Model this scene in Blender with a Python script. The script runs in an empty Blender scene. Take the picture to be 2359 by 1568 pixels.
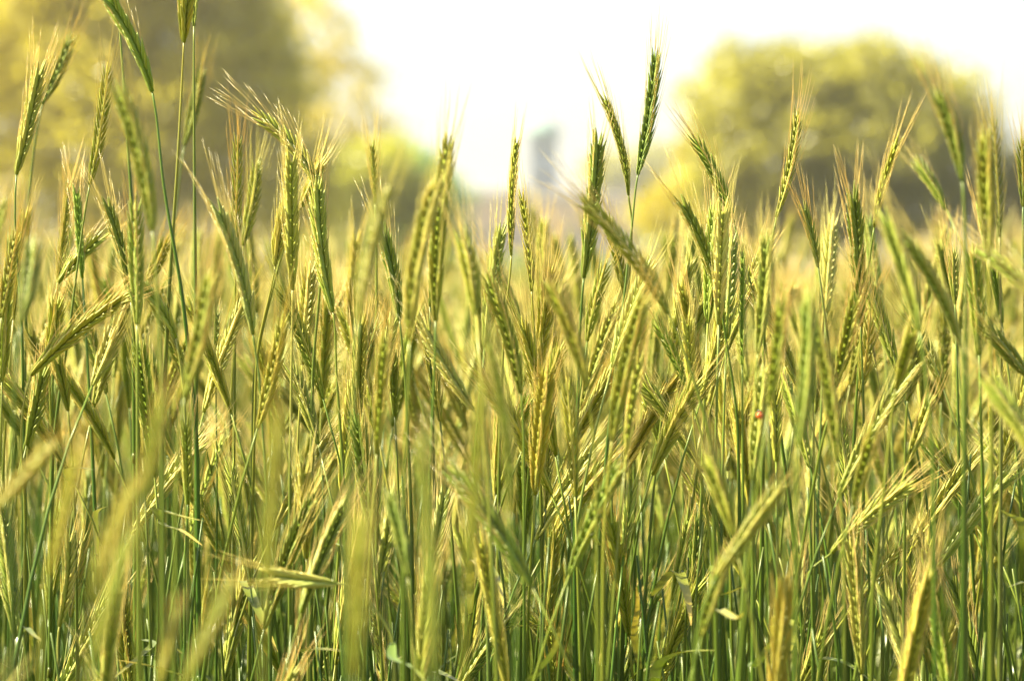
import bpy, math, random
import numpy as np
from mathutils import Vector, Matrix
R = math.radians
random.seed(7)
rng = np.random.default_rng(7)
sc = bpy.context.scene
col = sc.collection

# ------------------------------------------------------------------ camera
CAM_H = 1.30
PITCH = R(1.2)
FPX = 6880.0            # focal length in pixels of a 2359 px wide picture
cd = bpy.data.cameras.new('camera'); cam = bpy.data.objects.new('camera', cd); col.objects.link(cam)
cam.location = (0, 0, CAM_H); cam.rotation_euler = (math.pi/2 - PITCH, 0, 0)
cd.sensor_width = 36; cd.lens = 105; cd.clip_start = 0.05; cd.clip_end = 4000
cd.dof.use_dof = True; cd.dof.focus_distance = 2.2; cd.dof.aperture_fstop = 7.0; cd.dof.aperture_blades = 0
sc.camera = cam

# ------------------------------------------------------------------ sky and sun
SUN_EL, SUN_AZ = 45, -84        # azimuth from +Y (view direction), negative = to the left
w = bpy.data.worlds.new('World'); sc.world = w; w.use_nodes = True
nt = w.node_tree; bg = nt.nodes['Background']
sky = nt.nodes.new('ShaderNodeTexSky'); sky.sky_type = 'NISHITA'; sky.sun_disc = False
sky.sun_elevation = R(SUN_EL); sky.sun_rotation = R(SUN_AZ)
sky.air_density = 1.0; sky.dust_density = 3.0; sky.ozone_density = 1.0; sky.altitude = 100
nt.links.new(sky.outputs[0], bg.inputs[0]); bg.inputs[1].default_value = 0.070
sd = bpy.data.lights.new('sun', 'SUN'); sun = bpy.data.objects.new('sun', sd); col.objects.link(sun)
sd.energy = 5.0; sd.angle = R(0.53); sd.color = (1.0, 0.89, 0.58)
sv = Vector((math.sin(R(SUN_AZ))*math.cos(R(SUN_EL)), math.cos(R(SUN_AZ))*math.cos(R(SUN_EL)), math.sin(R(SUN_EL))))
sun.rotation_euler = sv.to_track_quat('Z', 'Y').to_euler()
sc.view_settings.view_transform = 'Standard'; sc.view_settings.look = 'None'
sc.view_settings.exposure = 2.16; sc.view_settings.gamma = 1
sc.cycles.max_bounces = 8; sc.cycles.diffuse_bounces = 3; sc.cycles.transmission_bounces = 5; sc.cycles.transparent_max_bounces = 4
sc.cycles.caustics_reflective = False; sc.cycles.caustics_refractive = False
sc.cycles.use_denoising = True

def P(px, py, d):
    """world point at distance y=d seen at pixel (px,py) of the 2359x1568 picture"""
    x = (px-1179.5)/FPX; z = -(py-784)/FPX
    c, s = math.cos(PITCH), math.sin(PITCH)
    dy = c + z*s; dz = z*c - s
    k = d/dy
    return np.array([x*k, d, CAM_H + dz*k])
def proj(p):
    c, s = math.cos(PITCH), math.sin(PITCH)
    z = p[2]-CAM_H; f = p[1]*c - z*s; u = z*c + p[1]*s
    return 1179.5 + FPX*p[0]/f, 784 - FPX*u/f, f

# ------------------------------------------------------------------ materials
def mat(name):
    m = bpy.data.materials.new(name); m.use_nodes = True; m.node_tree.nodes.clear(); return m, m.node_tree
def leafy(name, base, trans, mixt=0.35, gloss=0.10, rough=0.4, vary=True, noise=0, use_color=True, hue2=None, attr=None, bump=0):
    """diffuse + translucent + a little gloss; tinted by the object's colour"""
    m, t = mat(name); N = t.nodes.new; L = t.links.new
    out = N('ShaderNodeOutputMaterial')
    def rgb(c):
        n = N('ShaderNodeRGB'); n.outputs[0].default_value = (*c, 1); return n.outputs[0]
    def mul(a, b, f=1):
        n = N('ShaderNodeMix'); n.data_type = 'RGBA'; n.blend_type = 'MULTIPLY'; n.inputs[0].default_value = f
        L(a, n.inputs[6]); L(b, n.inputs[7]); return n.outputs[2]
    def mixc(a, b, f):
        n = N('ShaderNodeMix'); n.data_type = 'RGBA'; L(a, n.inputs[6]); L(b, n.inputs[7]); L(f, n.inputs[0]); return n.outputs[2]
    c1, c2 = rgb(base), rgb(trans)
    oi = N('ShaderNodeObjectInfo')
    if hue2:
        c1 = mixc(c1, rgb(hue2[0]), oi.outputs['Random']); c2 = mixc(c2, rgb(hue2[1]), oi.outputs['Random'])
    if use_color:
        c1 = mul(c1, oi.outputs['Color']); c2 = mul(c2, oi.outputs['Color'])
    if attr:
        a = N('ShaderNodeAttribute'); a.attribute_name = attr
        c1 = mul(c1, a.outputs['Color']); c2 = mul(c2, a.outputs['Color'])
    if noise:
        tx = N('ShaderNodeTexCoord'); nz = N('ShaderNodeTexNoise'); nz.inputs['Scale'].default_value = noise; nz.inputs['Detail'].default_value = 3
        L(tx.outputs['Object'], nz.inputs['Vector'])
        mr = N('ShaderNodeMapRange'); mr.inputs[1].default_value = .3; mr.inputs[2].default_value = .7; mr.inputs[3].default_value = .75; mr.inputs[4].default_value = 1.2
        L(nz.outputs['Fac'], mr.inputs[0]); cb = N('ShaderNodeCombineColor')
        for k in range(3): L(mr.outputs[0], cb.inputs[k])
        c1 = mul(c1, cb.outputs[0]); c2 = mul(c2, cb.outputs[0])
    d = N('ShaderNodeBsdfDiffuse'); tr = N('ShaderNodeBsdfTranslucent'); g = N('ShaderNodeBsdfGlossy'); g.inputs['Roughness'].default_value = rough
    g.inputs['Color'].default_value = (1, 1, 1, 1)
    L(c1, d.inputs[0]); L(c2, tr.inputs[0])
    m1 = N('ShaderNodeMixShader'); m1.inputs[0].default_value = mixt; L(d.outputs[0], m1.inputs[1]); L(tr.outputs[0], m1.inputs[2])
    fr = N('ShaderNodeFresnel'); fr.inputs[0].default_value = 1.4
    mg = N('ShaderNodeMath'); mg.operation = 'MULTIPLY_ADD'; L(fr.outputs[0], mg.inputs[0]); mg.inputs[1].default_value = gloss*5; mg.inputs[2].default_value = gloss*.3
    mg.use_clamp = True
    m2 = N('ShaderNodeMixShader'); L(mg.outputs[0], m2.inputs[0]); L(m1.outputs[0], m2.inputs[1]); L(g.outputs[0], m2.inputs[2])
    L(m2.outputs[0], out.inputs[0]); return m
M = {}
M['ear'] = leafy('rye_ear_green', (.29, .345, .045), (.45, .53, .04), .13, .012, .55, hue2=((.43, .42, .07), (.60, .56, .055)), attr='tint')
M['awn'] = leafy('rye_awn_straw', (.66, .62, .20), (.80, .74, .22), .45, .03, .4, hue2=((.70, .54, .20), (.84, .62, .22)), use_color=False)
M['stem'] = leafy('rye_stem_green', (.045, .10, .012), (.09, .16, .01), .12, .05, .3, hue2=((.11, .15, .02), (.13, .20, .015)), attr='tint')
M['leaf'] = leafy('rye_leaf_green', (.09, .15, .012), (.18, .27, .01), .30, .11, .33, hue2=((.20, .23, .04), (.30, .32, .03)), attr='tint')
M['crown'] = leafy('tree_leaf_green', (.34, .315, .045), (.54, .49, .06), .62, .02, .5, use_color=True, attr='tint')

def plain(name, c, rough=.8, c2=None, scale=5, spec=.3):
    m, t = mat(name); N = t.nodes.new; L = t.links.new
    o = N('ShaderNodeOutputMaterial'); b = N('ShaderNodeBsdfPrincipled'); b.inputs['Roughness'].default_value = rough
    b.inputs['Specular IOR Level'].default_value = spec
    if c2 is None: b.inputs['Base Color'].default_value = (*c, 1)
    else:
        tx = N('ShaderNodeTexCoord'); nz = N('ShaderNodeTexNoise'); nz.inputs['Scale'].default_value = scale; nz.inputs['Detail'].default_value = 6
        rp = N('ShaderNodeValToRGB'); rp.color_ramp.elements[0].color = (*c, 1); rp.color_ramp.elements[1].color = (*c2, 1)
        rp.color_ramp.elements[0].position = .35; rp.color_ramp.elements[1].position = .65
        L(tx.outputs['Object'], nz.inputs['Vector']); L(nz.outputs['Fac'], rp.inputs[0]); L(rp.outputs[0], b.inputs['Base Color'])
    L(b.outputs[0], o.inputs[0]); return m
M['soil'] = plain('soil', (.10, .085, .04), .95, (.17, .15, .06), 9)
M['bark'] = plain('bark', (.10, .08, .05), .9, (.17, .14, .10), 14)
M['wall'] = plain('pink_brick', (.50, .34, .225), .85, (.57, .39, .265), 3)
M['stone'] = plain('grey_stone', (.33, .38, .41), .85, (.39, .44, .46), 2)
M['slate'] = plain('slate_roof', (.075, .062, .05), .9, (.10, .085, .065), 4)
M['copper'] = plain('copper_green', (.16, .25, .24), .85, (.20, .29, .27), 3)
M['glass'] = plain('window_glass', (.05, .06, .07), .1, spec=.8)
M['red'] = plain('ladybird_red', (.8, .14, .01), .18, spec=.8)
M['black'] = plain('ladybird_black', (.012, .012, .012), .25, spec=.6)

# ------------------------------------------------------------------ mesh collector
class MB:
    def __init__(s): s.v = []; s.f = []; s.c = []; s.n = 0
    def add(s, V, F, tint=(1, 1, 1)):
        V = np.asarray(V, float); s.v.append(V)
        t = np.asarray(tint, float)
        s.c.append(np.tile(t, (len(V), 1)) if t.ndim == 1 else t)
        n = s.n; s.f += [tuple(i+n for i in q) for q in F]; s.n += len(V)
    def build(s, name, m, parent=None, smooth=True, mesh_only=False):
        me = bpy.data.meshes.new(name)
        V = np.concatenate(s.v); me.from_pydata(V.tolist(), [], s.f)
        a = me.color_attributes.new('tint', 'FLOAT_COLOR', 'POINT')
        C = np.ones((len(V), 4), np.float32); C[:, :3] = np.concatenate(s.c); a.data.foreach_set('color', C.ravel())
        if smooth: me.polygons.foreach_set('use_smooth', [True]*len(me.polygons))
        for mm in (m if isinstance(m, (list, tuple)) else [m]): me.materials.append(mm)
        if mesh_only: return me
        o = bpy.data.objects.new(name, me); col.objects.link(o)
        if parent: o.parent = parent
        return o
def norm(v): return v/ (np.linalg.norm(v)+1e-12)
def tube(mb, pts, rad, n=6, tint=(1, 1, 1), cap=True):
    pts = np.asarray(pts, float); k = len(pts)
    T = np.gradient(pts, axis=0); T /= np.linalg.norm(T, axis=1)[:, None]+1e-12
    ref = np.array([0, 1., 0]) if abs(T[0][1]) < .8 else np.array([1., 0, 0])
    V = []; tt = np.asarray(tint, float)
    for i in range(k):
        a = norm(np.cross(ref, T[i])); b = np.cross(T[i], a)
        for j in range(n):
            th = 2*math.pi*j/n; V.append(pts[i] + rad[i]*(a*math.cos(th)+b*math.sin(th)))
    F = [(i*n+j, i*n+(j+1) % n, (i+1)*n+(j+1) % n, (i+1)*n+j) for i in range(k-1) for j in range(n)]
    if cap: F += [tuple(range(n))[::-1], tuple((k-1)*n+j for j in range(n))]
    mb.add(V, F, tt if tt.ndim == 1 else np.repeat(tt, n, axis=0))
def bez(a, b, c, t): t = np.asarray(t)[..., None]; return (1-t)**2*a + 2*t*(1-t)*b + t*t*c
def obj_tag(o, label=None, cat=None, group=None, kind=None):
    for k, v in (('label', label), ('category', cat), ('group', group), ('kind', kind)):
        if v: o[k] = v

# ------------------------------------------------------------------ rye ear
NS = 5
ANG = np.arange(NS)*2*math.pi/NS
def ear_geometry(base, ctrl, tip, wf=1.0, awn=1.0, roll=0.0, r=None, mb=None, ma=None, sparse=False):
    """two ranks of pointed, overlapping lemmas along a bent axis; each lemma carries an awn"""
    r = r or random
    mb = mb or MB(); ma = ma or MB()
    base, ctrl, tip = map(np.asarray, (base, ctrl, tip))
    A = lambda t: bez(base, ctrl, tip, np.array([t]))[0]
    L = np.linalg.norm(A(.5)-base)+np.linalg.norm(tip-A(.5))
    n = max(16, int(L/ (.0031 if not sparse else .0075)))
    mm = .001*wf*(1.08 if not sparse else 1.0)
    axis_pts = [A(t) for t in np.linspace(0, .97, 8)]
    tube(mb, axis_pts, [1.3*mm]*8, 4, (.6, .7, .5))
    chord = norm(tip-base)
    s0 = np.array([1., 0, 0]) if abs(chord[0]) < .9 else np.array([0., 0, 1.])
    for i in range(n):
        t = i/(n-1)*.95; side = 1 if i % 2 else -1
        p = A(t); T = norm(A(min(1, t+.02))-A(max(0, t-.02)))
        S0 = norm(s0-T*np.dot(s0, T)); N0 = np.cross(T, S0)
        S = S0*math.cos(roll)+N0*math.sin(roll); Nn = np.cross(T, S)
        g = min(1, .55+2.6*t)*min(1, .62+(1-t)*1.7)
        for fl in (-1, 1):
            a = R(12+r.uniform(-3, 4))*g; b = R(9.5+r.uniform(-3, 3))*g
            d = norm(T + S*side*math.tan(a) + Nn*fl*math.tan(b))
            ln = (14.5+r.uniform(-1.2, 1.2))*mm*(.7+.3*g); wd = (1.42 if not sparse else 2.3)*mm*g
            o = p + S*side*1.0*mm + Nn*fl*1.35*mm*g
            U = norm(np.cross(d, S*side*.55+Nn*fl)); W = np.cross(U, d)
            ss = (0, .22, .55, .82); rr = (.45, 1, .82, .38)
            V = [o + d*ln*s_ + W*(-.10*ln*s_*s_*fl*0) + (U*math.cos(q)*1.0 + W*math.sin(q)*.78)*wd*r_ for s_, r_ in zip(ss, rr) for q in ANG]
            V.append(o + d*ln)
            F = [(k*NS+j, k*NS+(j+1) % NS, (k+1)*NS+(j+1) % NS, (k+1)*NS+j) for k in range(3) for j in range(NS)]
            F += [(3*NS+j, 3*NS+(j+1) % NS, 4*NS) for j in range(NS)]
            v = r.uniform(.82, 1.12); yel = r.uniform(.9, 1.12)
            tn = []
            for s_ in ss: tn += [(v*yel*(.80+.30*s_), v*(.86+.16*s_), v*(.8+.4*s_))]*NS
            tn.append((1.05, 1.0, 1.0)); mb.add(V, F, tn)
            # awn
            if sparse and fl == 1: continue
            la = min(awn, 1.25)*.001*(14+17*min(1, 1.6*t))*r.uniform(.7, 1.2)
            ga = R(r.uniform(2, 9)+ (3 if t > .85 else 0)); gb = R(r.uniform(-5, 5))
            d2 = norm(T+S*side*math.tan(ga)+Nn*(math.tan(gb)+fl*.04))
            q0 = o+d*ln*.9; q1 = q0+norm(d+d2)*la*.4; q2 = q1+d2*la*.6+S*side*la*r.uniform(-.03, .07)
            qs = bez(q0, q1, q2, np.linspace(0, 1, 4))
            ra = np.array([.21, .18, .13, .05])*.001*(1.0 if not sparse else 1.35)
            e1 = norm(np.cross(d2, Nn)); e2 = np.cross(d2, e1)
            V = [qs[k]+ra[k]*(e1*math.cos(x)+e2*math.sin(x)) for k in range(3) for x in (0, 2.094, 4.189)]+[qs[3]]
            F = [(k*3+j, k*3+(j+1) % 3, k*3+3+(j+1) % 3, k*3+3+j) for k in range(2) for j in range(3)]+[(6+j, 6+(j+1) % 3, 9) for j in range(3)]
            ma.add(V, F)
    return mb, ma

def stem_points(base, dirn, ground, way=None, n=22):
    """curve from the ear's base down to the ground"""
    base, ground = np.asarray(base), np.asarray(ground)
    pts = [base]
    L = np.linalg.norm(base-ground)
    if way is not None:
        knots = [base]+[np.asarray(x) for x in way]+[ground]
        # Catmull-Rom
        k0 = base+dirn*.1; ks = [k0]+knots+[ground+ (ground-knots[-2])]
        out = []
        for i in range(1, len(ks)-2):
            m = 8
            for j in range(m):
                t = j/m; a, b, c, d = ks[i-1], ks[i], ks[i+1], ks[i+2]
                la = np.linalg.norm(c-b); ta = norm(c-a)*la; tb = norm(d-b)*la
                h = t*t*(3-2*t); out.append(b*(1-3*t*t+2*t**3)+ta*(t-2*t*t+t**3)+c*(3*t*t-2*t**3)+tb*(t**3-t*t))
        out.append(ground); return np.array(out)
    t = np.linspace(0, 1, n)[:, None]
    ta = -dirn*L*.75; tb = np.array([0, 0, -1.])*L*.8
    return base*(1-3*t*t+2*t**3)+ta*(t-2*t*t+t**3)+ground*(3*t*t-2*t**3)+tb*(t**3-t*t)

def stem_geometry(pts, thick=1.0, mb=None, pale=0.0, sides=7):
    mb = mb or MB()
    L = np.concatenate([[0], np.cumsum(np.linalg.norm(np.diff(pts, axis=0), axis=1))])
    rad = (.00068+.00100*np.clip(L/.26, 0, 1)+.0004*np.clip((L-.3)/.8, 0, 1))*thick
    k = np.clip(1-L/.16, 0, 1)
    tn = np.stack([1+k*(1.6+pale*2), 1+k*(.9+pale), 1+k*(1.3+pale*4)], 1)
    tube(mb, pts, rad, sides, tn)
    for lj in (.42, .72):      # the swollen joints of the straw
        i = int(np.argmin(abs(L-lj)))
        if 0 < i < len(pts)-1:
            a = pts[i]; d = norm(pts[i+1]-pts[i-1])
            tube(mb, [a-d*.004, a-d*.0015, a+d*.0015, a+d*.004], np.array([1, 1.35, 1.35, 1])*rad[i], 6, (1.1, .8, .6))
    return mb

def leaf_geometry(pts, width=.007, dry=.5, twist=.5, mb=None, r=None, seg=14):
    """a long blade folded along its midrib, green at the base and straw coloured at its tip"""
    mb = mb or MB(); r = r or random
    pts = np.asarray(pts, float)
    # resample
    d = np.concatenate([[0], np.cumsum(np.linalg.norm(np.diff(pts, axis=0), axis=1))]); u = np.linspace(0, d[-1], seg+1)
    Q = np.stack([np.interp(u, d, pts[:, k]) for k in range(3)], 1)
    for _ in range(2): Q[1:-1] = (Q[:-2]+2*Q[1:-1]+Q[2:])/4
    T = np.gradient(Q, axis=0); T /= np.linalg.norm(T, axis=1)[:, None]
    V = []; C = []
    up = np.array([0, 0, 1.]); ph = r.uniform(0, 6)
    for i in range(seg+1):
        s = i/seg
        a = np.cross(T[i], up); a = norm(a) if np.linalg.norm(a) > .15 else norm(np.cross(T[i], np.array([0, 1., .2])))
        b = np.cross(a, T[i]); th = twist*math.sin(2.2*s+ph)
        a2 = a*math.cos(th)+b*math.sin(th); b2 = np.cross(a2, T[i])
        wd = width/2*min(1, .5+3*s)*(1-s**2.6)+.0002
        V += [Q[i]-a2*wd+b2*wd*.35, Q[i], Q[i]+a2*wd+b2*wd*.35]
        k = np.clip((s-(1-dry))/max(.05, dry), 0, 1)
        c = np.array([1+2.2*k, 1+1.1*k, 1+2.6*k]); C += [c, c*.9, c]
    F = [(i*3+j, i*3+j+1, i*3+4+j, i*3+3+j) for i in range(seg) for j in range(2)]
    mb.add(V, F, np.array(C)); return mb

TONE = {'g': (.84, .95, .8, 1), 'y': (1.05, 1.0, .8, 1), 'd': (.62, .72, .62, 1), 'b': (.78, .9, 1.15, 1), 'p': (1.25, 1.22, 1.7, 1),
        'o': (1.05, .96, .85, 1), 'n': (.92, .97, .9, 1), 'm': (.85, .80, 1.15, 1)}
def scale_tip(dist): return dist

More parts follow.
